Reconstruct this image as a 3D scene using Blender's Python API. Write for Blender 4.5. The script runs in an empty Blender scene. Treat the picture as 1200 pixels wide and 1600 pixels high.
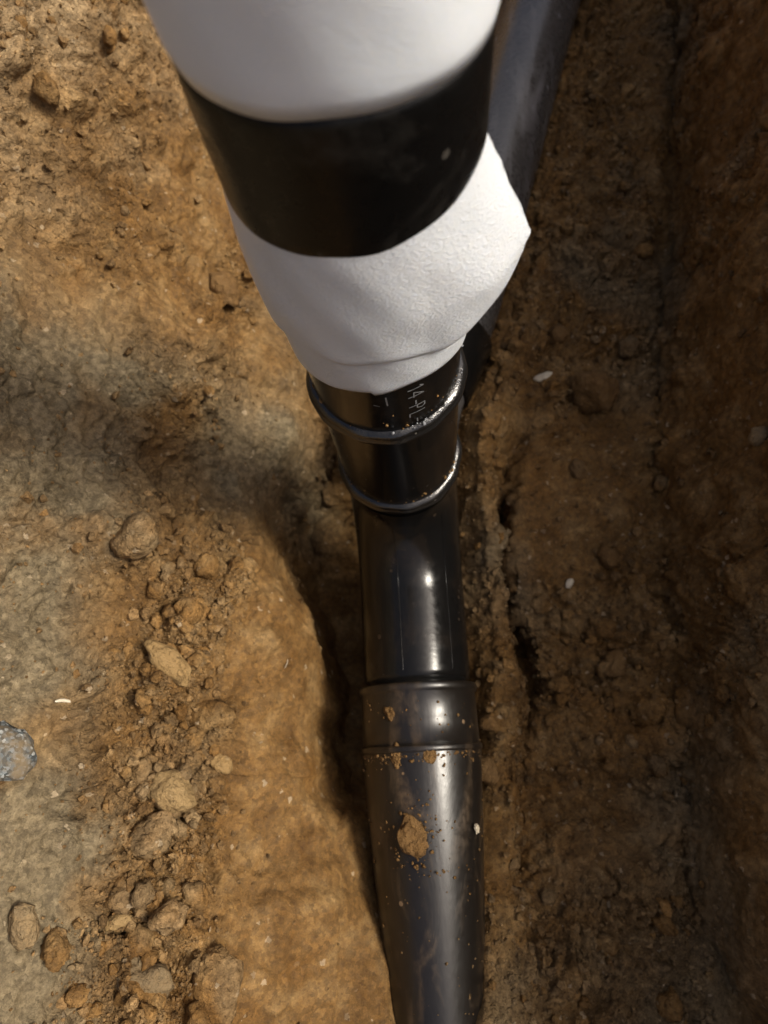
import bpy, bmesh, math, random
import numpy as np
from mathutils import Vector, Matrix
from mathutils.bvhtree import BVHTree

random.seed(7); rng = np.random.default_rng(7)
scene = bpy.context.scene
COL = scene.collection

# ------------------------------------------------------------------ camera
CAM_Z = 0.92
F_PX = 1109.0                                   # focal length for a 1600 px tall frame
cam_data = bpy.data.cameras.new('camera')
cam_data.sensor_fit = 'VERTICAL'; cam_data.sensor_height = 36.0
cam_data.lens = F_PX / 1600 * 36
cam_data.clip_start = 0.01; cam_data.clip_end = 500
cam_data.dof.use_dof = True; cam_data.dof.focus_distance = 0.52; cam_data.dof.aperture_fstop = 6.5
cam = bpy.data.objects.new('camera', cam_data); COL.objects.link(cam)
R = Matrix(((0.9981, 0.0, 0.0611), (0.0193, 0.9487, -0.3155), (-0.0580, 0.3161, 0.9469)))
cam.matrix_world = Matrix.Translation((0, 0, CAM_Z)) @ R.to_quaternion().to_matrix().to_4x4()
scene.camera = cam

# ------------------------------------------------------------------ sky, sun, exposure
SUN_EL, SUN_AZ = math.radians(49), math.radians(91)     # azimuth clockwise from +y
world = bpy.data.worlds.new('World'); scene.world = world; world.use_nodes = True
wn = world.node_tree
sky = wn.nodes.new('ShaderNodeTexSky'); sky.sky_type = 'NISHITA'; sky.sun_disc = False
sky.sun_elevation = SUN_EL; sky.sun_rotation = SUN_AZ
sky.air_density = 0.6; sky.dust_density = 8.0; sky.ozone_density = 0.3
bg = wn.nodes['Background']; bg.inputs['Strength'].default_value = 0.10
wn.links.new(sky.outputs[0], bg.inputs['Color'])
sun_data = bpy.data.lights.new('sun', 'SUN'); sun_data.energy = 2.85; sun_data.angle = math.radians(14)
sun_data.color = (1.0, 0.93, 0.80)
sun = bpy.data.objects.new('sun', sun_data); COL.objects.link(sun)
to_sun = Vector((math.sin(SUN_AZ) * math.cos(SUN_EL), math.cos(SUN_AZ) * math.cos(SUN_EL), math.sin(SUN_EL)))
sun.rotation_euler = to_sun.to_track_quat('Z', 'Y').to_euler()
sun.location = (0, 0, 5)
vs = scene.view_settings
vs.view_transform = 'Standard'; vs.look = 'None'; vs.gamma = 1; vs.use_curve_mapping = False
vs.exposure = 0.26

# ------------------------------------------------------------------ helpers
def tag(o, label=None, cat=None, group=None, kind=None):
    if label: o['label'] = label
    if cat: o['category'] = cat
    if group: o['group'] = group
    if kind: o['kind'] = kind
    return o

def empty(name, loc):
    o = bpy.data.objects.new(name, None); COL.objects.link(o); o.location = loc
    o.empty_display_size = 0.05
    return o

def mesh_obj(name, verts, faces, mat, parent=None, smooth=True):
    me = bpy.data.meshes.new(name)
    me.from_pydata([tuple(v) for v in verts], [], faces)
    if smooth: me.polygons.foreach_set('use_smooth', [True] * len(me.polygons))
    me.materials.append(mat); me.update()
    o = bpy.data.objects.new(name, me); COL.objects.link(o)
    if parent: o.parent = parent
    return o

def grid_faces(nr, nc, wrap=False, off=0):
    fs = []
    m = nc if wrap else nc - 1
    for i in range(nr - 1):
        for j in range(m):
            k = (j + 1) % nc
            fs.append((off + i * nc + j, off + i * nc + k, off + (i + 1) * nc + k, off + (i + 1) * nc + j))
    return fs

def hash3(ix, iy, iz, s=0):
    h = (ix.astype(np.int64) * 374761393 + iy.astype(np.int64) * 668265263 + iz.astype(np.int64) * 2147483647 + s * 1274126177) & 0xFFFFFFFF
    h = ((h ^ (h >> 13)) * 1274126177) & 0xFFFFFFFF
    h = ((h ^ (h >> 16)) * 2246822519) & 0xFFFFFFFF
    h = h ^ (h >> 15)
    return (h & 0xFFFFFF) / float(0xFFFFFF)

def vnoise(p, scale, seed=0):
    """smooth value noise in -1..1, p (n,3), scale = feature size"""
    q = p / scale
    i = np.floor(q).astype(np.int64); f = q - i
    f = f * f * f * (f * (f * 6 - 15) + 10)
    r = 0
    for dx in (0, 1):
        wx = f[:, 0] if dx else 1 - f[:, 0]
        for dy in (0, 1):
            wy = f[:, 1] if dy else 1 - f[:, 1]
            for dz in (0, 1):
                wz = f[:, 2] if dz else 1 - f[:, 2]
                r = r + wx * wy * wz * hash3(i[:, 0] + dx, i[:, 1] + dy, i[:, 2] + dz, seed)
    return r * 2 - 1

def fbm(p, scale, octs=4, seed=0, gain=0.5):
    r = 0; a = 1
    for o in range(octs):
        r = r + a * vnoise(p + 17.3 * o, scale, seed + o); scale *= 0.5; a *= gain
    return r

def worley(u, v, scale, seed=0):
    """2-D cells: returns distance to the cell centre, border distance, random per cell"""
    x = u / scale; y = v / scale
    ix = np.floor(x).astype(np.int64); iy = np.floor(y).astype(np.int64)
    d1 = np.full(x.shape, 9.0); d2 = np.full(x.shape, 9.0); rid = np.zeros(x.shape)
    z = np.zeros_like(ix)
    for a in (-1, 0, 1):
        for b in (-1, 0, 1):
            cx = ix + a; cy = iy + b
            px = cx + hash3(cx, cy, z, seed); py = cy + hash3(cx, cy, z + 1, seed)
            d = np.hypot(x - px, y - py)
            nearer = d < d1
            d2 = np.where(nearer, d1, np.minimum(d2, d))
            rid = np.where(nearer, hash3(cx, cy, z + 2, seed), rid)
            d1 = np.where(nearer, d, d1)
    return d1, d2 - d1, rid

def sstep(a, b, x):
    t = np.clip((x - a) / (b - a), 0, 1); return t * t * (3 - 2 * t)

# ------------------------------------------------------------------ materials
class NT:
    def __init__(s, name):
        s.m = bpy.data.materials.new(name); s.m.use_nodes = True
        s.t = s.m.node_tree; s.b = s.t.nodes['Principled BSDF']; s.out = s.t.nodes['Material Output']
    def n(s, typ, **kw):
        nd = s.t.nodes.new('ShaderNode' + typ)
        for k, v in kw.items():
            if k in nd.inputs: nd.inputs[k].default_value = v
            else: setattr(nd, k, v)
        return nd
    def l(s, a, b): s.t.links.new(a, b)
    def ramp(s, fac, stops, interp='LINEAR'):
        r = s.t.nodes.new('ShaderNodeValToRGB'); r.color_ramp.interpolation = interp
        e = r.color_ramp.elements
        while len(e) < len(stops): e.new(0.5)
        for el, (p, c) in zip(e, stops):
            el.position = p; el.color = (c, c, c, 1) if not hasattr(c, '__len__') else (*c, 1)
        s.l(fac, r.inputs[0]); return r.outputs[0]
    def mix(s, fac, a, b, typ='MIX'):
        m = s.t.nodes.new('ShaderNodeMix'); m.data_type = 'RGBA'; m.blend_type = typ
        for sock, v in ((m.inputs[0], fac), (m.inputs[6], a), (m.inputs[7], b)):
            if hasattr(v, 'is_output'): s.l(v, sock)
            elif hasattr(v, '__len__'): sock.default_value = (*v, 1)
            else: sock.default_value = v
        return m.outputs[2]
    def noise(s, scale, detail=4, rough=0.55, vec=None, dist=0.0):
        n = s.n('TexNoise', Scale=scale, Detail=detail, Roughness=rough, Distortion=dist)
        if vec is not None: s.l(vec, n.inputs['Vector'])
        return n.outputs['Fac']
    def math(s, op, a, b=0.0):
        m = s.t.nodes.new('ShaderNodeMath'); m.operation = op
        for sock, v in ((m.inputs[0], a), (m.inputs[1], b)):
            if hasattr(v, 'is_output'): s.l(v, sock)
            else: sock.default_value = v
        return m.outputs[0]
    def bump(s, h, strength, dist, prev=None):
        b = s.n('Bump', Distance=dist); s.l(h, b.inputs['Height'])
        if hasattr(strength, 'is_output'): s.l(strength, b.inputs['Strength'])
        else: b.inputs['Strength'].default_value = strength
        if prev is not None: s.l(prev, b.inputs['Normal'])
        return b.outputs['Normal']

def soil_material(name, clod=False, tint=None):
    t = NT(name)
    geo = t.n('NewGeometry').outputs['Position']
    big = t.noise(5.0, 3, 0.5, geo, 0.4)
    mid = t.noise(26.0, 5, 0.6, geo, 0.3)
    fine = t.noise(160.0, 4, 0.65, geo)
    grain = t.noise(620.0, 3, 0.7, geo)
    base = t.ramp(mid, [(0.28, (0.098, 0.047, 0.0105)), (0.5, (0.162, 0.088, 0.0275)), (0.72, (0.245, 0.153, 0.062))])
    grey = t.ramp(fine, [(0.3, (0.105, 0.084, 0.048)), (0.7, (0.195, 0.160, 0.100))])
    if clod:
        gm = t.ramp(t.noise(9.0, 2, 0.5, geo), [(0.52, 0.0), (0.66, 0.75)])
    else:
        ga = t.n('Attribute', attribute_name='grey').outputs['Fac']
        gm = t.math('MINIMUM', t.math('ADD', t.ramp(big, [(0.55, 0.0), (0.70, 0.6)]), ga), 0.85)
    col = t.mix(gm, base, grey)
    if not clod:
        dry = t.n('Attribute', attribute_name='dry').outputs['Fac']
        col = t.mix(dry, col, t.ramp(mid, [(0.3, (0.18, 0.118, 0.056)), (0.7, (0.34, 0.245, 0.135))]))
    rust = t.ramp(t.noise(9.0, 3, 0.55, geo), [(0.55, 0.0), (0.72, 0.45)])
    col = t.mix(rust, col, (0.205, 0.096, 0.020))
    # every clod its own tone
    if clod:
        rnd = t.n('ObjectInfo').outputs['Random']
    else:
        at = t.n('Attribute', attribute_name='clod'); rnd = at.outputs['Fac']
    tone = t.ramp(rnd, [(0.0, 0.42), (0.5, 0.64), (1.0, 0.92)] if clod else [(0.0, 0.22), (0.5, 0.50), (1.0, 0.80)])
    col = t.mix(1.0, col, t.mix(0.5, tone, (0.5, 0.5, 0.5)), 'OVERLAY')
    col = t.mix(0.55, col, t.ramp(fine, [(0.3, 0.30), (0.5, 0.5), (0.72, 0.68)]), 'OVERLAY')
    col = t.mix(0.35, col, t.ramp(grain, [(0.35, 0.25), (0.65, 0.75)]), 'OVERLAY')
    # pale grit and dark pores, irregular
    wob = t.n('TexNoise', Scale=300.0, Detail=2.0); t.l(geo, wob.inputs['Vector'])
    vm = t.n('VectorMath', operation='SCALE'); t.l(wob.outputs['Color'], vm.inputs[0]); vm.inputs['Scale'].default_value = 0.006
    va = t.n('VectorMath', operation='ADD'); t.l(geo, va.inputs[0]); t.l(vm.outputs[0], va.inputs[1])
    vo = t.n('TexVoronoi', Scale=130.0); t.l(va.outputs[0], vo.inputs['Vector'])
    rv = t.n('SeparateColor'); t.l(vo.outputs['Color'], rv.inputs[0])
    sp = t.math('MULTIPLY', t.math('LESS_THAN', vo.outputs['Distance'], t.math('MULTIPLY', t.math('POWER', rv.outputs[1], 2.0), 0.42)), t.math('GREATER_THAN', rv.outputs[0], 0.72))
    col = t.mix(t.math('MULTIPLY', sp, t.math('MULTIPLY', rv.outputs[2], 0.7)), col, (0.42, 0.33, 0.215))
    v2 = t.n('TexVoronoi', Scale=210.0); t.l(va.outputs[0], v2.inputs['Vector'])
    r2_ = t.n('SeparateColor'); t.l(v2.outputs['Color'], r2_.inputs[0])
    col = t.mix(0.55, col, t.ramp(r2_.outputs[0], [(0.0, 0.28), (0.5, 0.5), (1.0, 0.72)]), 'OVERLAY')
    if tint: col = t.mix(1.0, col, tint, 'MULTIPLY') if max(tint) <= 1 else t.mix(0.55, col, tuple(c - 1 for c in tint))
    t.l(col, t.b.inputs['Base Color'])
    t.l(t.ramp(fine, [(0.3, 0.62), (0.7, 0.95)]), t.b.inputs['Roughness'])
    t.b.inputs['Specular IOR Level'].default_value = 0.28
    if clod: ks = (0.6, 0.55, 0.5)
    else:
        ra = t.n('Attribute', attribute_name='rubble').outputs['Fac']
        ks = tuple(t.math('MULTIPLY', ra, q) for q in (0.75, 0.7, 0.65))
    nrm = t.bump(mid, 0.15, 0.012)
    nrm = t.bump(fine, ks[0], 0.003, nrm)
    nrm = t.bump(t.math('SUBTRACT', 1.0, vo.outputs['Distance']), ks[1], 0.0045, nrm)
    nrm = t.bump(t.math('SUBTRACT', 1.0, v2.outputs['Distance']), ks[2], 0.0028, nrm)
    nrm = t.bump(grain, 0.7, 0.0012, nrm)
    t.l(nrm, t.b.inputs['Normal'])
    return t.m

def black_plastic(name, rough=(0.2, 0.36), dust=0.35, dustcol=(0.16, 0.10, 0.055), base=0.010, scratch=0.25, streak=None, spec=0.5, warm=(1, .97, .95)):
    t = NT(name)
    geo = t.n('TexCoord').outputs['Object']
    mp = t.n('Mapping'); t.l(geo, mp.inputs['Vector']); mp.inputs['Scale'].default_value = streak or (1, 1, 1)
    n1 = t.noise(22.0, 5, 0.62, mp.outputs[0], 0.6); n2 = t.noise(140.0, 4, 0.6, geo); n3 = t.noise(700.0, 2, 0.5, geo)
    d = t.math('MULTIPLY', t.ramp(n1, [(0.52, 0.0), (0.78, 1.0)]), t.ramp(n2, [(0.35, 0.25), (0.7, 1.0)]))
    d = t.math('MULTIPLY', d, dust)
    # small dry specks of soil
    vo = t.n('TexVoronoi', Scale=85.0); t.l(geo, vo.inputs['Vector'])
    rv = t.n('SeparateColor'); t.l(vo.outputs['Color'], rv.inputs[0])
    sp = t.math('MULTIPLY', t.math('LESS_THAN', vo.outputs['Distance'], t.math('MULTIPLY', rv.outputs[1], 0.22)), t.math('GREATER_THAN', rv.outputs[0], 0.86))
    d2 = t.math('MAXIMUM', d, t.math('MULTIPLY', sp, min(1.0, dust * 1.6)))
    col = t.mix(d2, tuple(base * q for q in warm), dustcol)
    t.l(col, t.b.inputs['Base Color'])
    r = t.ramp(n2, [(0.3, rough[0]), (0.7, rough[1])])
    r = t.mix(d2, r, (0.8, 0.8, 0.8))
    t.l(r, t.b.inputs['Roughness'])
    t.b.inputs['Specular IOR Level'].default_value = spec
    nrm = t.bump(n1, 0.12, 0.004); nrm = t.bump(n3, scratch * 0.2, 0.0006, nrm)
    t.l(nrm, t.b.inputs['Normal'])
    return t.m

def foam_material(name, rough=0.42, k=1.0):
    t = NT(name)
    tc = t.n('TexCoord').outputs['Object']
    mp = t.n('Mapping'); t.l(tc, mp.inputs['Vector']); mp.inputs['Scale'].default_value = (0.5, 0.5, 1.3); mp.inputs['Rotation'].default_value = (0.0, 0.0, 0.0)
    cell = t.n('TexVoronoi', Scale=1000.0); t.l(mp.outputs[0], cell.inputs['Vector'])
    w = t.noise(16.0, 4, 0.6, tc, 0.8); fib = t.noise(750.0, 3, 0.6, mp.outputs[0], 1.2)
    col = t.mix(t.ramp(w, [(0.35, 0.0), (0.7, 1.0)]), (0.80, 0.86, 0.90), (0.86, 0.90, 0.925))
    col = t.mix(0.30, col, t.ramp(fib, [(0.3, 0.3), (0.7, 0.75)]), 'OVERLAY')
    t.l(col, t.b.inputs['Base Color'])
    t.b.inputs['Roughness'].default_value = rough
    t.b.inputs['Specular IOR Level'].default_value = 0.5
    t.b.inputs['Subsurface Weight'].default_value = 0.65
    t.b.inputs['Subsurface Radius'].default_value = (1.0, 0.9, 0.75)
    t.b.inputs['Subsurface Scale'].default_value = 0.010
    nrm = t.bump(w, 0.08, 0.006)
    nrm = t.bump(fib, 0.75 * k, 0.0012, nrm)
    nrm = t.bump(cell.outputs['Distance'], 0.7 * k, 0.0012, nrm)
    t.l(nrm, t.b.inputs['Normal'])
    return t.m

def plain(name, col, rough=0.6, var=0.3, scale=200):
    t = NT(name)
    geo = t.n('NewGeometry').outputs['Position']
    n = t.noise(scale, 4, 0.6, geo)
    c = t.mix(var, col, t.ramp(n, [(0.3, 0.2), (0.7, 0.8)]), 'OVERLAY')
    t.l(c, t.b.inputs['Base Color']); t.b.inputs['Roughness'].default_value = rough
    t.l(t.bump(n, 0.4, 0.002), t.b.inputs['Normal'])
    return t.m

def granite_material():
    t = NT('speckled_stone')
    geo = t.n('NewGeometry').outputs['Position']
    vo = t.n('TexVoronoi', Scale=420.0); t.l(geo, vo.inputs['Vector'])
    rv = t.n('SeparateColor'); t.l(vo.outputs['Color'], rv.inputs[0])
    col = t.ramp(rv.outputs[0], [(0.0, (0.05, 0.058, 0.06)), (0.4, (0.11, 0.125, 0.13)), (0.7, (0.18, 0.20, 0.205)), (0.9, (0.38, 0.41, 0.41))], 'CONSTANT')
    col = t.mix(t.ramp(t.noise(70.0, 4, 0.6, geo), [(0.40, 0.0), (0.62, 0.85)]), col, (0.17, 0.12, 0.06))
    t.l(col, t.b.inputs['Base Color']); t.b.inputs['Roughness'].default_value = 0.8
    t.l(t.bump(t.noise(180, 4, 0.6, geo), 0.7, 0.003), t.b.inputs['Normal'])
    return t.m

M = dict(
    soil=soil_material('damp_soil'), clod=soil_material('dry_soil_clod', True),
    pipe=black_plastic('black_polyethylene', (0.15, 0.26), 0.12, base=0.006, spec=0.38),
    bead=black_plastic('weld_bead_plastic', (0.10, 0.20), 0.30, (0.20, 0.18, 0.15), base=0.012, scratch=2.5, spec=0.9),
    tape=black_plastic('black_tape', (0.22, 0.40), 0.30, (0.10, 0.09, 0.075), base=0.004, spec=0.2),
    dusty=black_plastic('dusty_black_plastic', (0.29, 0.37), 0.75, (0.17, 0.105, 0.05), base=0.009, spec=0.75, warm=(1.2, .95, .75), streak=(1.6, .45, 1.6)),
    dustsheen=black_plastic('dust_and_sheen_black_plastic', (0.20, 0.36), 0.85, (0.27, 0.262, 0.28), base=0.06, spec=1.0, streak=(2.0, .3, 2.0)),  # grey streaks are dust plus sky sheen put into the colour
    foam=foam_material('white_foam', 0.30, 0.95), smoothfoam=foam_material('smooth_white_foam', 0.36, 0.25),
    print=plain('white_print', (0.18, 0.183, 0.187), 0.5, 0.6, 500),
    chip=plain('pale_chip', (0.60, 0.52, 0.38), 0.5), stone=soil_material('pale_clod', True, (1.42, 1.285, 1.125)),
    greystone=soil_material('grey_clod', True, (1.22, 1.175, 1.105)), straw=plain('straw', (0.62, 0.55, 0.42), 0.5),
    rustclod=soil_material('brown_clod', True, (1.18, 1.10, 1.036)), granite=granite_material(),
)

# ------------------------------------------------------------------ the trench: one sheet, cut into ground, walls and floor
# cross-sections (x, z) of the dug trench at stations along y
BASE = [(-40, .86), (-1.3, .85), (-.64, .80), (-.47, .57), (-.36, .375), (-.285, .285), (-.21, .235), (-.135, .170), (-.105, .045),
        (-.02, .055), (.07, .105), (.085, .10), (.095, .0), (.12, .06), (.20, .062), (.265, .066), (.288, .055), (.345, .20),
        (.470, .46), (.600, .765), (.86, .83), (1.6, .835), (40, .83)]
def sec(**kw):
    s = [list(p) for p in BASE]
    for k, v in kw.items():
        s[int(k[1:])] = list(v)
    return s
ST = [
    (-30.0, sec(_7=(-.10, .14), _8=(-.06, .15), _9=(.0, .10), _10=(.07, .15), _11=(.09, .14), _12=(.12, .12), _13=(.15, .11), _14=(.2, .10), _15=(.29, .085), _16=(.33, .07), _17=(0.382, .2), _18=(0.475, .46), _19=(0.565, .765))),
    (-.34, sec(_5=(-.27, .285), _6=(-.18, .23), _7=(-.085, .178), _8=(-.022, .162), _9=(.01, .05), _10=(.044, .160), _11=(.08, .150), _12=(.12, .125), _13=(.15, .115), _14=(.2, .105), _15=(.285, .085), _16=(.32, .065), _17=(0.367, .2), _18=(0.465, .46), _19=(0.555, .765))),
    (-.265, sec(_5=(-.265, .285), _6=(-.18, .23), _7=(-.075, .172), _8=(-.022, .166), _9=(.01, .03), _10=(.040, .163), _11=(.08, .150), _12=(.12, .12), _13=(.15, .11), _14=(.2, .10), _15=(.283, .085), _16=(.318, .065), _17=(.377, .2), _18=(.505, .46), _19=(.625, .765))),
    (-.21, sec(_5=(-.255, .28), _6=(-.18, .225), _7=(-.090, .165), _8=(-.038, .152), _9=(.01, .04), _10=(.054, .148), _11=(.08, .140), _12=(.11, .115), _13=(.15, .105), _14=(.2, .095), _15=(.28, .08), _16=(.312, .06), _17=(0.357, .2), _18=(0.445, .46), _19=(0.535, .765))),
    (-.12, sec(_5=(-.265, .28), _6=(-.19, .225), _7=(-.105, .160), _8=(-.064, .120), _10=(.065, .115), _11=(.085, .11), _12=(.11, .085), _13=(.14, .08), _14=(.2, .075), _15=(.255, .07), _16=(.278, .05))),
    (-.065, sec(_5=(-.27, .28), _6=(-.195, .225), _7=(-.108, .160), _8=(-.076, .105), _11=(.09, .10), _12=(.11, .07), _13=(.14, .07))),
    (-.045, sec(_5=(-.27, .28), _6=(-.195, .225), _7=(-.110, .160), _8=(-.092, .03), _9=(-.02, .02), _11=(.09, .10), _12=(.11, .065))),
    (.06, sec(_7=(-.132, .160), _8=(-.108, -.03), _9=(-.02, .0), _11=(.102, .088), _12=(.113, .03), _13=(.126, .065))),
    (.14, sec(_7=(-.147, .160), _8=(-.118, -.05), _9=(-.02, .0), _10=(.074, .098), _11=(.088, .088), _12=(.097, -.02), _13=(.111, .066))),
    (.22, sec(_6=(-.235, .225), _7=(-.186, .150), _8=(-.160, -.07), _9=(-.02, .0), _10=(.072, .10), _11=(.086, .092), _12=(.094, -.03), _13=(.109, .075))),
    (.30, sec(_6=(-.25, .205), _7=(-.200, .13), _8=(-.170, -.07), _9=(-.02, .0), _10=(.074, .105), _11=(.088, .095), _12=(.097, .0), _13=(.112, .075), _15=(.27, .066), _16=(.292, .055))),
    (.40, sec(_6=(-.24, .20), _7=(-.175, .14), _8=(-.13, .02), _9=(-.02, .03), _10=(.08, .12), _11=(.10, .11), _12=(.12, .08), _13=(.145, .075), _15=(.275, .066), _16=(.300, .045), _17=(0.342, .2))),
    (.55, sec(_6=(-.23, .20), _7=(-.14, .14), _8=(-.09, .08), _9=(.03, .04), _10=(.105, .085), _11=(.125, .09), _12=(.15, .075), _13=(.175, .07), _14=(.22, .065), _15=(.29, .06), _16=(.318, .03), _17=(0.357, .2), _18=(0.445, .46), _19=(0.535, .765))),
    (.80, sec(_6=(-.21, .20), _7=(-.10, .14), _8=(-.03, .09), _9=(.09, .03), _10=(.17, .08), _11=(.19, .08), _12=(.21, .072), _13=(.24, .07), _14=(.28, .065), _15=(.335, .055), _16=(.365, .03), _17=(0.397, .2), _18=(0.475, .46), _19=(0.555, .765))),
    (1.2, sec(_4=(-.34, .375), _5=(-.24, .28), _6=(-.15, .21), _7=(-.03, .14), _8=(.07, .09), _9=(.19, .03), _10=(.27, .08), _11=(.285, .08), _12=(.30, .075), _13=(.32, .07), _14=(.345, .065), _15=(.39, .055), _16=(.415, .035), _17=(0.447, .2), _18=(0.525, .46), _19=(0.605, .765))),
    (2.2, sec(_3=(-.25, .57), _4=(-.12, .375), _5=(-.02, .28), _6=(.08, .21), _7=(.2, .14), _8=(.3, .09), _9=(.42, .03), _10=(.52, .08), _11=(.54, .08), _12=(.56, .075), _13=(.58, .07), _14=(.61, .065), _15=(.65, .055), _16=(.68, .035), _17=(0.712, .2), _18=(0.785, .46), _19=(0.865, .765), _20=(1.1, .83), _21=(1.9, .82))),
    (30.0, sec(_3=(-.25, .57), _4=(-.12, .375), _5=(-.02, .28), _6=(.08, .21), _7=(.2, .14), _8=(.3, .09), _9=(.42, .03), _10=(.52, .08), _11=(.54, .08), _12=(.56, .075), _13=(.58, .07), _14=(.61, .065), _15=(.65, .055), _16=(.68, .035), _17=(0.712, .2), _18=(0.785, .46), _19=(0.865, .765), _20=(1.1, .83), _21=(1.9, .82))),
]
SEGN = [14, 16, 60, 84, 48, 42, 36, 36, 20, 36, 8, 36, 22, 34, 30, 14, 54, 84, 50, 40, 16, 14]   # quads per segment
ycore = np.arange(-.42, 1.42, .0027)
YS = np.concatenate([[-30, -12, -5, -2.5, -1.4, -.9, -.65, -.5, -.45], ycore, [1.43, 1.47, 1.55, 1.7, 2.0, 2.6, 4, 8, 16, 30]])
sy = np.array([s[0] for s in ST]); sp_ = np.array([s[1] for s in ST])          # (S,K,2)
NY = len(YS)
ctrl = np.stack([np.stack([np.interp(YS, sy, sp_[:, k, c]) for c in (0, 1)], -1) for k in range(len(BASE))], 1)   # (NY,K,2)
# soften along the trench
ker = np.exp(-np.linspace(-2, 2, 15) ** 2); ker /= ker.sum()
core = slice(9, 9 + len(ycore))
cc = ctrl[core].copy(); pad = np.concatenate([np.repeat(cc[:1], 7, 0), cc, np.repeat(cc[-1:], 7, 0)])
ctrl[core] = sum(ker[i] * pad[i:i + len(cc)] for i in range(15))
yy = np.stack([YS, 0 * YS, 0 * YS], 1)
for k in range(5, 18):
    amp = .010 if 9 < k < 14 else .012
    ctrl[:, k, 0] += amp * fbm(yy + k // 2 * 3.1, .11, 4, 60 + k // 2, .6) * (np.abs(YS) < 2); ctrl[:, k, 1] += .008 * fbm(yy + k * 1.7, .07, 3, 80 + k, .6) * (np.abs(YS) < 2)
cols = []; seg_of = []
for k, nseg in enumerate(SEGN):
    for i in range(nseg):
        t = i / nseg
        cols.append(ctrl[:, k] * (1 - t) + ctrl[:, k + 1] * t); seg_of.append(k)
cols.append(ctrl[:, -1]); seg_of.append(len(SEGN) - 1)
prof = np.stack(cols, 1)                                   # (NY,NC,2)
seg_of = np.array(seg_of); NC = prof.shape[1]
# round the corners across the trench
cut0 = np.concatenate([[0], np.cumsum(SEGN)])
k2 = np.exp(-np.linspace(-2, 2, 9) ** 2); k2 /= k2.sum()
pr = prof.copy()
inner = slice(14 + 16 + 4, NC - (14 + 16 + 4))
lcols = slice(cut0[5], cut0[8])
for it in range(7):
    acc = 0
    for i in range(9):
        acc = acc + k2[i] * np.roll(pr, 4 - i, axis=1)
    pr[:, inner if it < 2 else lcols] = acc[:, inner if it < 2 else lcols]
P = np.zeros((NY, NC, 3)); P[..., 0] = pr[..., 0]; P[..., 2] = pr[..., 1]; P[..., 1] = YS[:, None]
du = np.gradient(P, axis=1); dv = np.gradient(P, axis=0)
Nn = np.cross(du, dv); Nn /= np.linalg.norm(Nn, axis=2, keepdims=True) + 1e-12
arc = np.cumsum(np.hypot(np.diff(pr[..., 0], axis=1, prepend=pr[:, :1, 0]), np.diff(pr[..., 1], axis=1, prepend=pr[:, :1, 1])), axis=1)
arc = arc - arc[:, [int(np.sum(SEGN[:9]))]]
flat = P.reshape(-1, 3); fn = Nn.reshape(-1, 3)
U = arc.reshape(-1) + 0.02 * fbm(flat, .07, 2, 31); V = flat[:, 1] + 0.02 * fbm(flat, .07, 2, 41)
X, Y, Z = flat.T
# where the soil is crumbly and where the spade has smeared it smooth
left = (X < -.1)
rub = 0.16 + 0.40 * np.clip(fbm(flat, .16, 2, 5) + .1, 0, 1)
bench = sstep(.16, .20, Z) * (1 - sstep(.285, .34, Z)) * left * sstep(-.9, -.3, -Y * 0.8)
rub = np.maximum(rub, 0.85 * bench * sstep(-.45, .1, fbm(flat, .09, 2, 9)))
rub = np.maximum(rub, 0.95 * sstep(.36, .48, Z) * sstep(.15, .4, Y) * left)
rub = np.maximum(rub, 0.85 * sstep(.25, .34, Z) * sstep(.38, .5, Y) * left)
rub = np.maximum(rub, 0.8 * (1 - sstep(-.16, -.08, Y)) * (X > .05) * (1 - sstep(.27, .31, X)))
rub = np.maximum(rub, 0.7 * (X > .07) * sstep(.35, .5, Y) * (1 - sstep(.28, .36, X)))
rub = np.maximum(rub, 0.75 * sstep(.28, .42, Z) * (X > .3))
rub = rub * (1 - .8 * sstep(-.205, -.165, X) * (X < -.05) * (1 - sstep(.17, .25, Y)))
rub = rub * (1 - .8 * (X > .28) * (1 - sstep(.0, .15, Y)) * (1 - sstep(.4, .5, Z)))
rub = np.maximum(rub, .55 * (X > .065) * (X < .29) * sstep(-.3, .2, fbm(flat, .08, 2, 77) + .2) * (Y < .4))
strip = np.exp(-((X + .235) / .04) ** 2) * (1 - sstep(.14, .24, Y)) * (Y > -.5)
rub = np.maximum(rub, strip)
lip = (X > -.2) * (X < -.11) * (Y < .16) * (Y > -.3)
d1, b1, r1 = worley(U, V, .042, 3); d2, b2, r2 = worley(U, V, .020, 4); d3, b3, r3 = worley(U, V, .0105, 6); d4, b4, r4 = worley(U, V, .0065, 8)
dome = lambda d, b, r: np.clip(1 - (d / .75) ** 2, 0, 1) * sstep(0, .28, b) * (0.25 + r)
disp = .013 * fbm(flat, .17, 3, 1) + .0055 * fbm(flat, .05, 3, 2)
disp += rub * (.016 * dome(d1, b1, r1) * (r1 > .45) + .0105 * dome(d2, b2, r2) * (r2 > .3) - .005)
disp += (.2 + .8 * rub) * (.0062 * dome(d3, b3, r3) * (r3 > .3) + .0030 * dome(d4, b4, r4) * (r4 > .4))
disp += (.4 + rub) * .0020 * fbm(flat, .012, 3, 12, .65)
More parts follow.
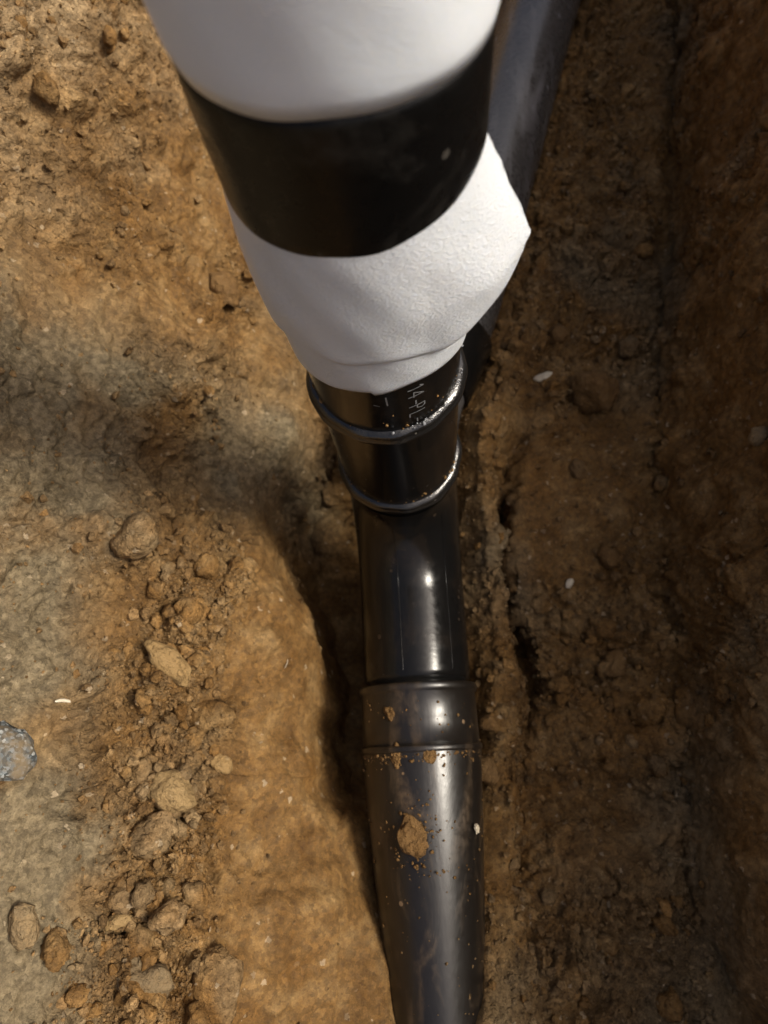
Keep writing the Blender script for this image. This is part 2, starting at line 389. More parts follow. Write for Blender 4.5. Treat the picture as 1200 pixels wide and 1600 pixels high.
# ragged holes and cracks in the upper left face, long spade scores on the steep left face
crk = fbm(flat * np.array([1, 1, .6]), .06, 3, 22)
disp -= .020 * sstep(.07, .0, np.abs(crk)) * rub * sstep(.2, .5, fbm(flat, .11, 2, 27) + .2)
score = vnoise(np.stack([X * 0.2, Y * .12 + 0 * Y, Z], 1), .007, 33) + .6 * vnoise(np.stack([X * 0.2, Y * .2, Z], 1), .018, 34)
disp += .0018 * score * sstep(.26, .33, Z) * left
disp *= 1 - .8 * (np.abs(X) < .085) * (Y < 0)
disp *= 1 - .55 * ((seg_of[None, :] == 9) | (seg_of[None, :] == 11)).repeat(NY, 0).reshape(-1)
nearcam = (np.abs(X) < 2.0) & (Y > -1.5) & (Y < 3.0)
disp = np.where(nearcam, disp, np.clip(disp, -.03, .03))
Q = flat + fn * disp[:, None]
clodattr = np.clip(.5 + (.3 + rub) * ((r1 - .5) * .3 * (r1 > .45) + (r2 - .5) * .5 + (r3 - .5) * .45), 0, 1)
greyattr = .75 * np.exp(-((Y - .335 + .10 * (X + .3)) / .075) ** 2) * sstep(-.10, -.18, X) * sstep(-.9, -.1, fbm(flat, .1, 2, 56)) + 1.0 * sstep(.24, .34, Z + .05 * fbm(flat, .1, 2, 51)) * left * (1 - sstep(.15, .40, Y + .12 * fbm(flat, .12, 2, 52))) * sstep(-.5, .2, fbm(flat, .13, 3, 53) + .3)  # first term: riser shadow's grey put into the colour; second: grey soil layer
dryattr = .85 * sstep(.31, .45, Z + .06 * fbm(flat, .1, 3, 54)) * left * sstep(.35, .6, Y)
QG = Q.reshape(NY, NC, 3); AT = clodattr.reshape(NY, NC); RUB = rub.reshape(NY, NC); STRIP = strip.reshape(NY, NC)
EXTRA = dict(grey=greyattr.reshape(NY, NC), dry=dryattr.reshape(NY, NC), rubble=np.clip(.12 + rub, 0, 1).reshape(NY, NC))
cut = np.concatenate([[0], np.cumsum(SEGN)])
PIECES = [('ground_left', 0, 2), ('trench_wall_left', 2, 8), ('trench_floor', 8, 16), ('trench_wall_right', 16, 19), ('ground_right', 19, 22)]
soil = {}
for nm, a, b in PIECES:
    c0, c1 = cut[a], cut[b]
    g = QG[:, c0:c1 + 1]; nc = c1 - c0 + 1
    me = bpy.data.meshes.new(nm)
    me.vertices.add(NY * nc); me.vertices.foreach_set('co', g.reshape(-1).astype(np.float32))
    ii, jj = np.meshgrid(np.arange(NY - 1), np.arange(nc - 1), indexing='ij')
    v0 = (ii * nc + jj).ravel()
    quads = np.stack([v0, v0 + 1, v0 + nc + 1, v0 + nc], 1)
    nq = len(quads)
    me.loops.add(nq * 4); me.loops.foreach_set('vertex_index', quads.ravel().astype(np.int32))
    me.polygons.add(nq); me.polygons.foreach_set('loop_start', np.arange(0, nq * 4, 4, dtype=np.int32))
    me.polygons.foreach_set('use_smooth', np.ones(nq, dtype=bool))
    me.update(calc_edges=True)
    at = me.attributes.new('clod', 'FLOAT', 'POINT'); at.data.foreach_set('value', AT[:, c0:c1 + 1].ravel().astype(np.float32))
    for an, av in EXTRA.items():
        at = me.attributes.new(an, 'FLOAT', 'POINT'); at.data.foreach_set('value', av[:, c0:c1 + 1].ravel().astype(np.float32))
    me.materials.append(M['soil'])
    o = bpy.data.objects.new(nm, me); COL.objects.link(o); tag(o, kind='structure')
    soil[nm] = o
# coarse tree for dropping things onto the soil
step = 3
sub = QG[9:-10:1][::step, cut[2]:cut[19] + 1:step]
sr, sc_ = sub.shape[:2]
bvh = BVHTree.FromPolygons([tuple(v) for v in sub.reshape(-1, 3)], grid_faces(sr, sc_))
CAMP = Vector((0, 0, CAM_Z)); RM = R
def on_soil(px, py):
    """where the soil lies along a line of sight: point, normal"""
    d = RM @ Vector(((px - 600) / F_PX, -(py - 800) / F_PX, -1)); d.normalize()
    hit = bvh.ray_cast(CAMP, d)
    n = hit[1]
    if n is not None and n.dot(d) > 0: n = -n
    return hit[0], n, hit[3]
def soil_piece(p):
    return soil['trench_wall_left'] if p.x < -.115 - .0 * p.y + max(0, p.y - .45) * .28 else (soil['trench_wall_right'] if p.x > .30 + max(0, p.y - .45) * .18 else soil['trench_floor'])

# ------------------------------------------------------------------ clod meshes
def clod_mesh(name, seed, sub, mat, squash=0.75, rough=0.28, ang=0.5):
    bm = bmesh.new(); bmesh.ops.create_icosphere(bm, subdivisions=sub, radius=1.0)
    co = np.array([v.co[:] for v in bm.verts])
    off = np.array([seed * 3.7, seed * 1.3, seed * 2.1])
    r = 1 + rough * fbm(co + off, 1.1, 3, seed, .6)
    rs = np.random.default_rng(seed)
    for _ in range(7):                                    # broken faces
        nrm = rs.normal(size=3); nrm /= np.linalg.norm(nrm); h = rs.uniform(.62, .95)
        dd = co @ nrm
        r = np.where(dd * r > h, r * (1 - ang) + ang * h / np.maximum(dd, .2), r)
    r = r + (.13 * fbm(co + off, .42, 3, seed + 40, .65) if sub > 2 else .10 * fbm(co + off, .5, 1, seed + 40))
    co = co * r[:, None] * np.array([1.0, rs.uniform(.7, .95), squash])
    for v, c in zip(bm.verts, co): v.co = c
    me = bpy.data.meshes.new(name); bm.to_mesh(me); bm.free()
    me.polygons.foreach_set('use_smooth', [True] * len(me.polygons))
    me.materials.append(mat); return me
CLODS = [clod_mesh('clod', 100 + i, 3, M['clod'], .8, .34, .85) for i in range(12)]

def basis(n, spin):
    q = n.to_track_quat('Z', 'Y'); return q.to_matrix() @ Matrix.Rotation(spin, 3, 'Z')
def place(o, p, n, size, spin, sink=.3):
    m = basis(n, spin).to_4x4(); m.translation = p + n * size * (.5 - sink)
    o.matrix_world = m @ Matrix.Diagonal((size, size, size, 1))

# ------------------------------------------------------------------ the riser: pipe, beads, elbow
LEAN = -0.0235
BX, BY, BZ = -.0248, .276, .13
riser = empty('riser_pipe', (BX, BY, BZ)); riser.rotation_euler = (0, LEAN, 0)
tag(riser, 'upright glossy black plastic pipe with two weld beads and an elbow, wrapped in white foam', 'pipe')
NSEG = 96
def lathe(profile, name, mat, parent, wob=None):
    vs_, nr = [], len(profile)
    for i, (r, z) in enumerate(profile):
        for j in range(NSEG):
            a = 2 * math.pi * j / NSEG
            rr = r + (wob(a, z) if wob else 0)
            vs_.append((rr * math.cos(a), rr * math.sin(a), z))
    return mesh_obj(name, vs_, grid_faces(nr, NSEG, True), mat, parent)
def sweep(path, radii, name, mat, parent, nseg=72, capped=False):
    pts = [Vector(p) for p in path]; vs_ = []
    for i, p in enumerate(pts):
        t = (pts[min(i + 1, len(pts) - 1)] - pts[max(i - 1, 0)]).normalized()
        s = t.cross(Vector((1, 0, 0)));
        if s.length < .1: s = t.cross(Vector((0, 1, 0)))
        s.normalize(); w = s.cross(t)
        for j in range(nseg):
            a = 2 * math.pi * j / nseg
            vs_.append(p + (s * math.cos(a) + w * math.sin(a)) * radii[i])
    fs = grid_faces(len(pts), nseg, True)
    if capped:
        fs.append(tuple(range(nseg))[::-1]); fs.append(tuple(range((len(pts) - 1) * nseg, len(pts) * nseg)))
    return mesh_obj(name, vs_, fs, mat, parent)
PR = .0565
zl = lambda z: z - BZ
lathe([(PR, zl(.247)), (PR, zl(.5)), (PR, zl(.9)), (PR, zl(1.10)), (PR - .006, zl(1.10)), (PR - .006, zl(.6))], 'shaft', M['pipe'], riser)
for zb in (.440, .276):
    prof_b = [(PR - .002, zl(zb + .0075)), (PR + .001, zl(zb + .0065)), (PR + .0036, zl(zb + .0052)), (PR + .0046, zl(zb + .003)), (PR + .0022, zl(zb + .0005)),
              (PR + .0048, zl(zb - .0025)), (PR + .0054, zl(zb - .0055)), (PR + .0025, zl(zb - .0075)), (PR - .002, zl(zb - .0085))]
    lathe(prof_b, 'weld_bead', M['bead'], riser, lambda a, z: .0006 * math.sin(a * 5 + z * 90) + .0004 * math.sin(a * 13 + 1))
# elbow towards the camera
HD = Vector((.067, -1, 0)).normalized()
RB = .118
path, rad = [], []
for i in range(25):
    a = math.pi / 2 * i / 24
    c = Vector((0, 0, RB)) + HD * RB
    path.append(c - HD * RB * math.cos(a) - Vector((0, 0, RB)) * math.sin(a)); rad.append(PR + .0012)
end = path[-1].copy()
for s, r in ((.02, PR + .0012), (.04, PR + .0012), (.060, PR + .0012), (.082, PR + .0008), (.0895, PR + .0002), (.091, PR - .003), (.096, PR - .003), (.112, PR - .003)):
    path.append(end + HD * s); rad.append(r)
elbow = sweep(path, rad, 'elbow', M['pipe'], riser)
# moulding seam along the elbow and two ribs on its flanks
for ang, w in ((-12, .00035), (42, .0004)):
    sp2 = []
    side = Vector((1, .067, 0)).normalized()
    for i, p in enumerate(path[6:29]):
        t = (path[6 + i + 1] - path[6 + i - 1]).normalized(); upv = side.cross(t).normalized()
        if upv.z < 0 and i > 12: upv = -upv
        upv = upv if upv.dot(HD) + upv.z > 0 else -upv
        sp2.append(p + (upv * math.cos(math.radians(ang)) + side * math.sin(math.radians(ang))) * (rad[6 + i] + .0002))
    sweep(sp2, [w] * len(sp2), 'moulding_seam', M['pipe'], elbow, 8)

# printed characters reading down the pipe:  1 4 - P L -
def stroke_mesh(strokes, name, parent, r, w=.0011):
    """strokes: polylines of (angle in degrees from the front, z)"""
    vs_, fs = [], []
    for pl in strokes:
        pts = []
        for (a0, z0), (a1, z1) in zip(pl[:-1], pl[1:]):
            for k in range(6): pts.append((a0 + (a1 - a0) * k / 6, z0 + (z1 - z0) * k / 6))
        pts.append(pl[-1]); off = len(vs_)
        for i, (a, z) in enumerate(pts):
            a_, z_ = pts[min(i + 1, len(pts) - 1)]; b_, y_ = pts[max(i - 1, 0)]
            dx, dz = math.radians(a_ - b_) * r, z_ - y_; L = math.hypot(dx, dz) or 1
            nx, nz = -dz / L * w / 2, dx / L * w / 2
            for s in (-1, 1):
                aa = math.radians(a) + s * nx / r
                vs_.append((r * math.sin(aa), -r * math.cos(aa), zl(z + s * nz)))
        fs += [(off + 2 * i, off + 2 * i + 1, off + 2 * i + 3, off + 2 * i + 2) for i in range(len(pts) - 1)]
    return mesh_obj(name, vs_, fs, M['print'], parent)
A0, AH = 21.0, 12.0           # foot of the letters, letter height (degrees round the pipe)
def glyph(z0, pls, adv=.0068): return [[(A0 + AH * y, z0 - adv * x) for x, y in pl] for pl in pls]
PRN = PR + .0004
GL = dict(one=[[(0, .75), (.35, 1), (.35, 0)]], four=[[(.75, 0), (.75, 1), (0, .35), (1, .35)]], dash=[[(.1, .45), (.9, .45)]],
          P=[[(0, 0), (0, 1), (.6, 1), (.85, .8), (.6, .52), (0, .5)]], L=[[(0, 1), (0, 0), (.8, 0)]])
for nm, z0, g in (('printed_digit', .5035, 'one'), ('printed_digit', .4965, 'four'), ('printed_dash', .4855, 'dash'), ('printed_letter', .4775, 'P'), ('printed_letter', .4675, 'L'), ('printed_dash', .4585, 'dash')):
    stroke_mesh(glyph(z0, GL[g]), nm, riser, PRN)
stroke_mesh([[(6, .500), (6.4, .488)]], 'printed_mark', riser, PRN); stroke_mesh([[(-3, .490), (1, .488)]], 'printed_mark', riser, PRN, .0008)

# ------------------------------------------------------------------ socket pipe towards the camera
so = Vector((BX, BY, BZ)) + end
spipe = empty('socket_pipe', so + HD * .084)
tag(spipe, 'dusty black pipe with socket collar lying half buried in the trench floor', 'pipe')
def along(s, dz=0): return HD * s + Vector((0, 0, dz))
sweep([along(.010), along(.0105), along(.0125), along(.0165), along(.0185), along(.020), along(.045), along(.0715), along(.0725)], [.0540, .0622, .0634, .0634, .0622, .0608, .0612, .0614, .058], 'socket_collar', M['dusty'], spipe)
sweep([along(.0705), along(.0712), along(.0725), along(.0755), along(.0772), along(.078)], [.0612, .0630, .0638, .0638, .0630, .060], 'rim', M['dusty'], spipe)
bd = [(.0775, .0624, 0), (.10, .0612, 0), (.15, .0580, -.001), (.20, .0545, -.003), (.25, .0510, -.006), (.30, .0473, -.009), (.34, .0445, -.012), (.40, .042, -.016), (.6, .041, -.025), (.9, .041, -.03), (1.6, .041, -.03)]
sweep([along(s, dz) for s, r, dz in bd], [r for s, r, dz in bd], 'pipe_body', M['dusty'], spipe)

# ------------------------------------------------------------------ pipe running away behind the riser
bp = empty('drain_pipe', (-.028, .34, .11))
tag(bp, 'dusty black pipe with painted grey sheen running away along the trench floor behind the foam wrapped riser', 'pipe')
ctl = [(-.028, .34, .11), (-.020, .405, .108), (.000, .47, .106), (.030, .54, .105), (.092, .78, .10), (.187, 1.16, .095), (.44, 2.1, .09), (.44, 6, .09)]
ctl = [Vector(c) - Vector(ctl[0]) for c in ctl]
dense = []
for i in range(len(ctl) - 1):
    for k in range(8): dense.append(ctl[i].lerp(ctl[i + 1], k / 8))
dense.append(ctl[-1])
for _ in range(6): dense = [dense[0]] + [(dense[i - 1] + dense[i] * 2 + dense[i + 1]) / 4 for i in range(1, len(dense) - 1)] + [dense[-1]]
sweep(dense, [.0605] * len(dense), 'pipe_body', M['dustsheen'], bp)
k0 = 20
dirv = (dense[k0 + 1] - dense[k0]).normalized()
sweep([dense[k0] + dirv * s for s in (-.071, -.07, -.066, -.02, .010, .016, .018)], [.059, .066, .0685, .0690, .0690, .0675, .059], 'coupling', M['pipe'], bp)

# ------------------------------------------------------------------ foam and tape
def ring_shell(rfun, zfun0, zfun1, nz, name, mat, parent, thick=.004, na=160, a0=0, a1=2 * math.pi, closed=True):
    """a sheet round the riser: outer and inner skin with closed edges; a = 0 faces the camera side, + to the right"""
    outer, innr = [], []
    cols_ = na if closed else na + 1
    for i in range(nz + 1):
        t = i / nz
        for j in range(cols_):
            a = a0 + (a1 - a0) * j / na
            z = zfun0(a) * (1 - t) + zfun1(a) * t
            r = rfun(a, z)
            e = .0012 if i in (0, nz) else 0
            outer.append(((r - e) * math.sin(a), -(r - e) * math.cos(a), zl(z)))
            r2 = r - thick
            innr.append((r2 * math.sin(a), -r2 * math.cos(a), zl(z)))
    nr = nz + 1
    fs = grid_faces(nr, cols_, closed); o = nr * cols_
    fs += [tuple(reversed(f_)) for f_ in grid_faces(nr, cols_, closed, o)]
    rng_j = range(cols_ if closed else cols_ - 1)
    for row in (0, nr - 1):
        for j in rng_j:
            k = (j + 1) % cols_
            q = (row * cols_ + j, o + row * cols_ + j, o + row * cols_ + k, row * cols_ + k)
            fs.append(q if row == 0 else q[::-1])
    if not closed:
        for i in range(nr - 1):
            fs.append((i * cols_, (i + 1) * cols_, o + (i + 1) * cols_, o + i * cols_))
            j = cols_ - 1
            fs.append((i * cols_ + j, o + i * cols_ + j, o + (i + 1) * cols_ + j, (i + 1) * cols_ + j))
    return mesh_obj(name, outer + innr, fs, mat, parent)
def axis_empty(name):
    o = empty(name, (BX, BY, BZ)); o.rotation_euler = (0, LEAN, 0); return o
def lump(a, z, amp, k=1.0, s=0):
    return amp * (math.sin(a * 3 * k + z * 40 + s) + .6 * math.sin(a * 7 * k - z * 63 + 2 * s) + .4 * math.sin(a * 11 + z * 110 + s))
TR = .0650
uf = axis_empty('foam_wrap')
tag(uf, 'white foam sheet wrapped round the top of the riser above the black band', 'foam wrap', 'white foam wraps on the riser')
ring_shell(lambda a, z: TR + .0012 + lump(a, z, .0004), lambda a: .7255 + .0015 * math.sin(a + .5) - .008 * max(0, math.sin(a)) ** 2, lambda a: 1.04, 40, 'foam_sheet', M['smoothfoam'], uf)
tp = axis_empty('tape_band')
tag(tp, 'wide glossy black band round the riser between two white foam wraps', 'tape')
ring_shell(lambda a, z: TR + .0002 + lump(a, z, .00018, 1, 2), lambda a: .648 + .002 * math.sin(a - .4) + .013 * max(0, math.sin(a)) ** 3, lambda a: .7262 + .0015 * math.sin(a + .5) - .008 * max(0, math.sin(a)) ** 2, 14, 'tape_layer', M['tape'], tp, .0015)
lf = axis_empty('foam_wrap')
tag(lf, 'white foam wrap under the black band with a loose ragged corner sticking out', 'foam wrap', 'white foam wraps on the riser')
# inner layer, cinched to the pipe
def r_in(a, z):
    t = (z - .455) / (.56 - .455)
    return .0585 + .0055 * min(max(t, 0), 1.2) + lump(a, z, .0006, 1, 1)
ring_shell(r_in, lambda a: .512 - .026 * (1 - math.cos(a)) * .55 + .0025 * math.sin(3 * a) + .004 * math.sin(min(max(a, 0), 1.5)), lambda a: .60, 20, 'inner_layer', M['foam'], lf, .003)
# outer layer with the loose end flaring away to the right
A_END = math.radians(88)
def r_out(a, z):
    t = min(max((.660 - z) / .085, 0), 1.4)
    a_edge = max(0, (a - A_END + .12) / .12)
    r = TR - .0006 + .0032 * math.sin(min(t, 1) * math.pi * .60) - .0035 * max(t - .8, 0)
    fl = min(max((a - math.radians(32)) / (A_END - math.radians(32)), 0), 1)
    r += .0255 * fl ** 1.35 * min(t * 1.25, 1.0) ** 1.0
    return r + lump(a, z, .0007, 1, 0) * min(t * 3, 1) + (.0004 * a_edge * (math.sin(z * 2100) + math.sin(z * 5300 + 1) + 1.2 * math.sin(z * 640)) if t > .1 else 0)
def z_bot(a):
    a = min(a, A_END)
    fl = min(max((a - math.radians(40)) / (A_END - math.radians(40)), 0), 1)
    return .556 - .012 * math.sin(a * .9) + .050 * fl ** 1.2 + .002 * math.sin(a * 5) - .012 * (1 - math.cos(min(abs(a), 2.2))) * (1 if a < 0 else .8)
ring_shell(r_out, z_bot, lambda a: .668, 30, 'outer_layer', M['foam'], lf, .0035, 200, math.radians(-235), A_END, False)

# ------------------------------------------------------------------ clods lying in the walls and on the floor
cand_y = (YS > -.40) & (YS < 1.38)
def scatter(nm, a, b, count, size, seed, exclude=None):
    r_ = np.random.default_rng(seed)
    rows = np.where(cand_y)[0]; c0, c1 = cut[a] + 2, cut[b] - 2
    w = ((RUB + (.22 if count > 1000 else 0)) * (1 + 6 * STRIP))[rows][:, c0:c1].copy() ** 1.6
    pp = QG[rows][:, c0:c1]
    w *= (pp[..., 1] < 1.2) * (pp[..., 2] < .62)
    if exclude is not None: w *= ~exclude(pp)
    area = np.hypot(*(np.diff(QG[rows][:, c0 - 1:c1], axis=1)[..., i] for i in (0, 2))); w *= area
    w = (w / w.sum()).ravel()
    idx = r_.choice(len(w), count, replace=False, p=w)
    nc = c1 - c0; out = []
    for k in idx:
        i, j = rows[k // nc], c0 + k % nc
        out.append((Vector(QG[i, j]), Vector(Nn[i, j]) + Vector(r_.normal(size=3)) * .25, size * (.45 + r_.pareto(2.6) * .6), r_.uniform(0, 6.28)))
    return out
def near_pipes(pp):
    x, y, z = pp[..., 0], pp[..., 1], pp[..., 2]
    hx = BX - .067 * (y - BY)
    m = (np.abs(x - hx) < .05) & (y < .34)
    m |= (np.abs(x - np.interp(y, [.34, .54, .78, 1.16, 2.1], [-.028, .03, .092, .187, .44])) < .052) & (y >= .30)
    m |= z < .02
    return m
CSPEC = [('trench_wall_left', 2, 8, 295, .0100, None), ('trench_floor', 8, 16, 295, .0080, near_pipes), ('trench_wall_right', 16, 19, 180, .0095, None)]
for q, (nm, a, b, cnt, size, ex) in enumerate(CSPEC):
    for p, n, sz, spin in scatter(nm, a, b, cnt, size, 50 + q, ex):
        n.normalize(); sz = min(sz, .0155)
        o = bpy.data.objects.new('clod', random.choice(CLODS)); COL.objects.link(o); o.parent = soil[nm]
        place(o, p, n, sz, spin, .32)
    # crumbs, far too many to count: one part
    ico = bmesh.new(); bmesh.ops.create_icosphere(ico, subdivisions=1, radius=1)
    iv = np.array([v.co[:] for v in ico.verts]); iff = np.array([[v.index for v in f.verts] for f in ico.faces]); ico.free()
    vv, ff = [], []
    for k, (p, n, sz, spin) in enumerate(scatter(nm, a, b, 11000, .0022, 70 + q, ex)):
        n.normalize(); sz = min(sz, .0065)
        jit = iv * (1 + .22 * rng.normal(size=(len(iv), 1))) * np.array([1, rng.uniform(.6, 1), rng.uniform(.5, .9)])
        w = jit @ np.array(basis(n, spin)).T * sz + np.array(p + n * sz * .25)
        vv.append(w); ff.append(iff + k * len(iv))
    me = bpy.data.meshes.new('soil_crumbs'); me.from_pydata(np.concatenate(vv).tolist(), [], np.concatenate(ff).tolist())
    me.materials.append(M['soil']); me.update()
    for an, val in (('clod', None), ('grey', 0.0), ('dry', 0.25), ('rubble', 1.0)):
        at = me.attributes.new(an, 'FLOAT', 'POINT')
        at.data.foreach_set('value', np.repeat(rng.uniform(.1, 1, len(vv)), len(iv)).astype(np.float32) if val is None else np.full(len(me.vertices), val, np.float32))
    o = bpy.data.objects.new('soil_crumbs', me); COL.objects.link(o); o.parent = soil[nm]; tag(o, kind='stuff')

# ------------------------------------------------------------------ single stones and lumps one can point to
def lump_thing(name, px, py, size, mat, label, cat, seed, squash=.75, stretch=1.0, spin=0.0, sink=.25, rough=.28, ang=.5, group=None):
    p, n, _ = on_soil(px, py)
    if p is None: return
    o = bpy.data.objects.new(name, clod_mesh(name, seed, 3, mat, squash, rough, ang)); COL.objects.link(o)
    n = (n + Vector((0, 0, .6))).normalized()
    m = basis(n, spin).to_4x4(); m.translation = p + n * size * squash * (.6 - sink)
    o.matrix_world = m @ Matrix.Diagonal((size * stretch, size, size, 1))
    tag(o, label, cat, group)
LT = [
    ('soil_lump', 214, 836, .0215, 'clod', 'smooth round tan lump alone in the left trench wall below the grey shadow', 'soil lump', 201, .8, 1.1, .3, .2, .16, .5),
    ('stone', 268, 1236, .0225, 'stone', 'pale round stone sticking out of rubble in the left trench wall', 'stone', 202, .85, 1.0, 1.2, .15, .2, .6),
    ('soil_lump', 265, 1040, .020, 'stone', 'pale angular soil lump in the left rubble, above the pale round stone', 'soil lump', 203, .6, 1.5, .4, .25, .35, .6),
    ('soil_lump', 332, 1118, .019, 'clod', 'jagged tan soil lump right below the pale angular one', 'soil lump', 204, .5, 1.2, 2.2, .25, .4, .6),
    ('stone', 342, 1194, .0105, 'stone', 'small pale stone up to the right of the pale round stone', 'stone', 205, .7, 1.1, .2, .2, .25, .6),
    ('stone', 221, 1208, .0100, 'clod', 'small tan stone just left of the pale round stone', 'stone', 206, .7, 1.1, 1.0, .2, .25, .6),
    ('stone', 184, 1440, .0090, 'stone', 'small pale stone at the foot of a crack, lower left', 'stone', 207, .8, 1.25, 1.4, .1, .15, .5),
    ('soil_lump', 302, 1398, .0135, 'clod', 'tan lump casting dark shadow in lower left rubble', 'soil lump', 208, .8, 1.1, .7, .2, .25, .5),
    ('soil_lump', 335, 1535, .026, 'clod', 'broad flat crumbly lump near the bottom edge left of the pipe', 'soil lump', 209, .45, 1.15, .1, .35, .35, .4),
    ('soil_lump', 228, 1535, .020, 'greystone', 'greyish lump near the bottom left at the end of the rubble', 'soil lump', 210, .7, 1.1, .5, .25, .35, .5),
    ('soil_lump', 235, 1310, .017, 'clod', 'wide brown lump beside the deep crack in the lower left wall', 'soil lump', 211, .55, 1.2, .6, .3, .3, .5),
    ('stone', 0, 1176, .025, 'granite', 'speckled blue grey stone cut off by the left edge of the picture', 'stone', 231, .5, 1.0, 1.3, .38, .15, .3),
    ('soil_lump', 36, 1440, .015, 'greystone', 'pale grey lump low at the left edge', 'soil lump', 213, .6, 1.1, .4, .3, .3, .6),
    ('soil_lump', 928, 612, .034, 'rustclod', 'largest dark brown lump on the trench floor right of the riser', 'soil lump', 214, .85, 1.0, .9, .15, .25, .55),
    ('stone_chip', 849, 590, .0085, 'chip', 'small cream coloured chip left of the big dark lump', 'chip', 215, .45, 1.7, -.15, .0, .15, .7),
    ('soil_lump', 953, 872, .0150, 'rustclod', 'round brown lump midway down the dark right floor', 'soil lump', 216, .8, .95, .2, .2, .2, .5),
    ('soil_lump', 957, 1036, .0190, 'rustclod', 'squarish brown lump by the foot of the dark right wall', 'soil lump', 217, .7, 1.0, .3, .2, .2, .7),
    ('soil_lump', 902, 735, .0125, 'rustclod', 'small round brown lump below the big dark lump', 'soil lump', 218, .8, 1.1, .6, .2, .2, .5),
    ('stone_chip', 889, 912, .0060, 'chip', 'tiny pale chip on the dark right floor', 'chip', 219, .6, 1.3, .4, .0, .2, .6),
    ('soil_lump', 872, 527, .0150, 'rustclod', 'rounded brown lump on the floor beside the cream chip', 'soil lump', 220, .75, 1.0, .2, .2, .25, .5),
    ('stone', 1185, 685, .0125, 'greystone', 'pale grey stone in the right wall at the picture edge', 'stone', 221, .7, .8, 1.2, .2, .2, .5),
    ('soil_lump', 765, 1205, .0150, 'rustclod', 'brown lump against the right side of the socket rim', 'soil lump', 222, .8, 1.0, .5, .15, .25, .5),
    ('soil_lump', 764, 1130, .0125, 'rustclod', 'smaller brown lump against the right side of the socket collar', 'soil lump', 223, .8, 1.1, 1.5, .15, .25, .5),
    ('soil_lump', 350, 455, .020, 'rustclod', 'orange brown lump in the left wall beside the lower foam wrap', 'soil lump', 224, .6, 1.2, .5, .25, .3, .5),
]
for name, px, py, size, mat, label, cat, seed, sq, stx, spin, sink, rg, an in LT:
    lump_thing(name, px, py, size, M[mat], label, cat, seed, sq, stx, spin, sink, rg, an)

def sliver(px, py, length, width, ang, label, cat, mat, name):
    p, n, _ = on_soil(px, py)
    m = basis(n, ang).to_4x4(); m.translation = p + n * .002
    vs_ = []; k = 9
    for i in range(k):
        t = i / (k - 1) * 2 - 1; w = width * (1 - .6 * abs(t) ** 3)
        for c in range(6):
            aa = c * math.pi / 3
            vs_.append((t * length / 2, w * .5 * math.cos(aa) + .08 * length * t * t, w * .3 * math.sin(aa)))
    o = mesh_obj(name, vs_, grid_faces(k, 6, True) + [(5, 4, 3, 2, 1, 0), tuple(range((k - 1) * 6, k * 6))], mat)
    o.matrix_world = m; tag(o, label, cat)
sliver(97, 1096, .016, .0035, 1.35, 'short whitish splinter stuck on the left trench wall', 'splinter', M['straw'], 'splinter')
sliver(120, 1512, .020, .006, 1.1, 'pale grey flake near the bottom left of the wall', 'flake', M['greystone'], 'flake')
sliver(447, 1036, .011, .0008, .6, 'hair thin pale fibre on the smooth earth left of the pipe', 'fibre', M['straw'], 'fibre')

# soil stuck on the pipes
def stuck(parent_dir, s, ang, r, size, mat, label, seed, flat_=.45, stx=1.2):
    up = Vector((0, 0, 1)); side = HD.cross(up).normalized() * -1
    n = (up * math.cos(ang) + side * math.sin(ang)).normalized()
    o = bpy.data.objects.new('soil_crumb', clod_mesh('soil_crumb', seed, 3, mat, flat_, .7, .25)); COL.objects.link(o)
    p = so + HD * (.084 + s) + n * r
    m = basis(n, .2).to_4x4(); m.translation = p + n * size * flat_ * .2
    o.matrix_world = m @ Matrix.Diagonal((size * stx, size, size, 1))
    tag(o, label, 'soil crumb')
stuck(HD, .155, -.22, .0612, .0150, M['rustclod'], 'flat orange brown patch of soil stuck on the half buried pipe', 301, .05, 1.0)
stuck(HD, .040, -.50, .0614, .0060, M['rustclod'], 'small soil crumb on the left of the socket collar', 302, .3)
stuck(HD, .081, .12, .0623, .0065, M['rustclod'], 'soil crumb just below the socket rim beside the highlight', 303, .16)
stuck(HD, .082, -.42, .0623, .0080, M['rustclod'], 'soil crumb just below the socket rim on the left', 304, .16, 1.6)
stuck(HD, .150, .92, .0612, .0042, M['chip'], 'tiny pale grit on the right flank of the half buried pipe', 305, .4)

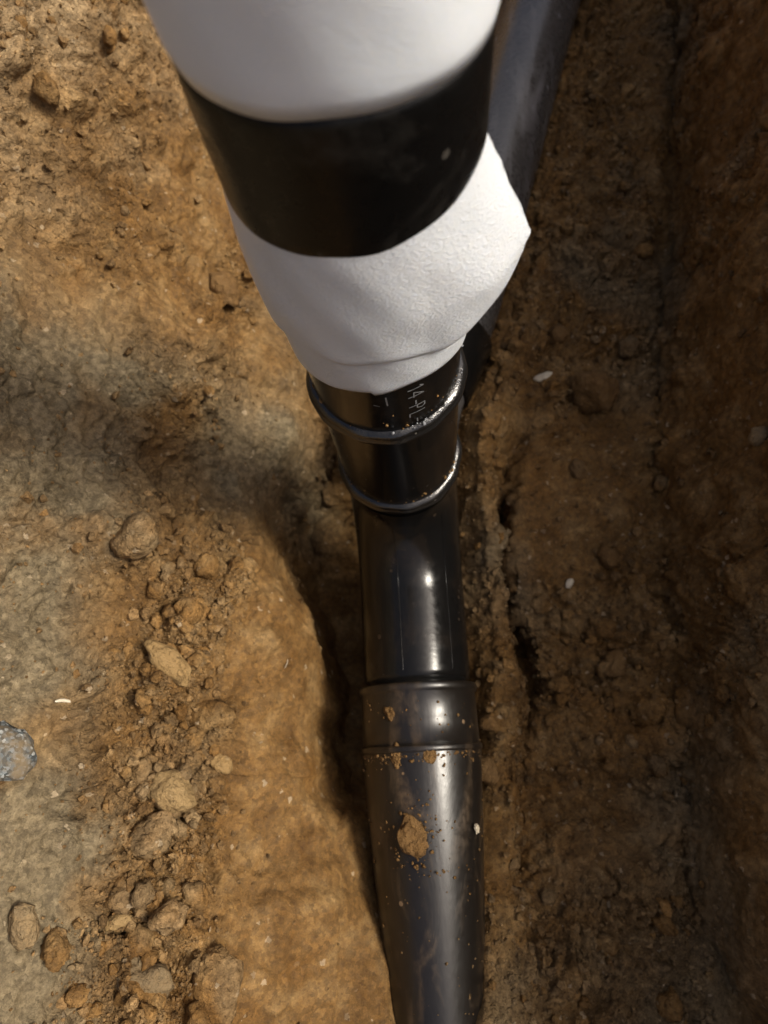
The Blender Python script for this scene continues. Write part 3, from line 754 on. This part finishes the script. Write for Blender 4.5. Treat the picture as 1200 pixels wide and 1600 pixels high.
# grains of soil on the pipes: too many to count
def grains(parent, name, count, fpos, smin, smax, mat, seed):
    r_ = np.random.default_rng(seed)
    ico = bmesh.new(); bmesh.ops.create_icosphere(ico, subdivisions=1, radius=1)
    iv = np.array([v.co[:] for v in ico.verts]); iff = np.array([[v.index for v in f.verts] for f in ico.faces]); ico.free()
    vv, ff = [], []
    for k in range(count):
        p, n = fpos(r_); sz = smin + (smax - smin) * r_.random() ** 3
        w = (iv * (1 + .2 * r_.normal(size=(len(iv), 1))) * np.array([r_.uniform(.7, 1.5), 1, .6])) @ np.array(basis(n, r_.uniform(0, 6.28))).T * sz + np.array(p + n * sz * .3)
        vv.append(w); ff.append(iff + k * len(iv))
    o = mesh_obj(name, np.concatenate(vv), np.concatenate(ff).tolist(), mat, parent); tag(o, kind='stuff'); return o
SIDE = Vector((1, .067, 0)).normalized(); UPV = Vector((0, 0, 1))
def on_body(r_):
    s_ = r_.uniform(.02, .36); a = r_.normal(0, .9)
    if abs(a) > 1.5: a = math.copysign(r_.uniform(.8, 1.5), a)
    rr = .0614 if s_ < .075 else float(np.interp(s_, [q[0] for q in bd], [q[1] for q in bd])); dz = 0 if s_ < .075 else float(np.interp(s_, [q[0] for q in bd], [q[2] for q in bd]))
    n = UPV * math.cos(a) + SIDE * math.sin(a); return along(s_, dz) + n * rr, n
grains(spipe, 'soil_grains', 260, on_body, .0003, .0020, M['clod'], 401)
def on_rim(r_):
    a = r_.uniform(-1.3, 1.3); n = UPV * math.cos(a) + SIDE * math.sin(a); return along(.0785 + abs(r_.normal(0, .005))) + n * .0622, n
grains(spipe, 'soil_grains', 150, on_rim, .0004, .0020, M['rustclod'], 402)
def on_shaft(r_):
    a = r_.uniform(-1.4, 1.4); z = r_.choice([.266, .430]) + .012 + abs(r_.normal(0, .012)); n = Vector((math.sin(a), -math.cos(a), 0)); return n * PR + Vector((0, 0, zl(z))), n
grains(riser, 'soil_grains', 60, on_shaft, .0004, .0018, M['clod'], 403)
def on_bead(r_):
    a = abs(r_.normal(.75, .32)); n = Vector((math.sin(a), -math.cos(a), .9)).normalized(); z = .4475 + r_.uniform(-.002, .006)
    return Vector((math.sin(a), -math.cos(a), 0)) * (PR + .0022) + Vector((0, 0, zl(z))), n
wet = NT('water_drops'); wet.b.inputs['Base Color'].default_value = (.25, .26, .28, 1); wet.b.inputs['Roughness'].default_value = .06; wet.b.inputs['Specular IOR Level'].default_value = .8
grains(riser, 'wet_specks', 34, on_bead, .0005, .0016, wet.m, 404)

def by_patch(r_):
    s_ = .155 + r_.normal(0, .016); a = -.22 + r_.normal(0, .22)
    rr = float(np.interp(s_, [q[0] for q in bd], [q[1] for q in bd])); n = UPV * math.cos(a) + SIDE * math.sin(a)
    return along(s_, 0) + n * rr, n
grains(spipe, 'soil_grains', 170, by_patch, .0003, .0018, M['rustclod'], 405)
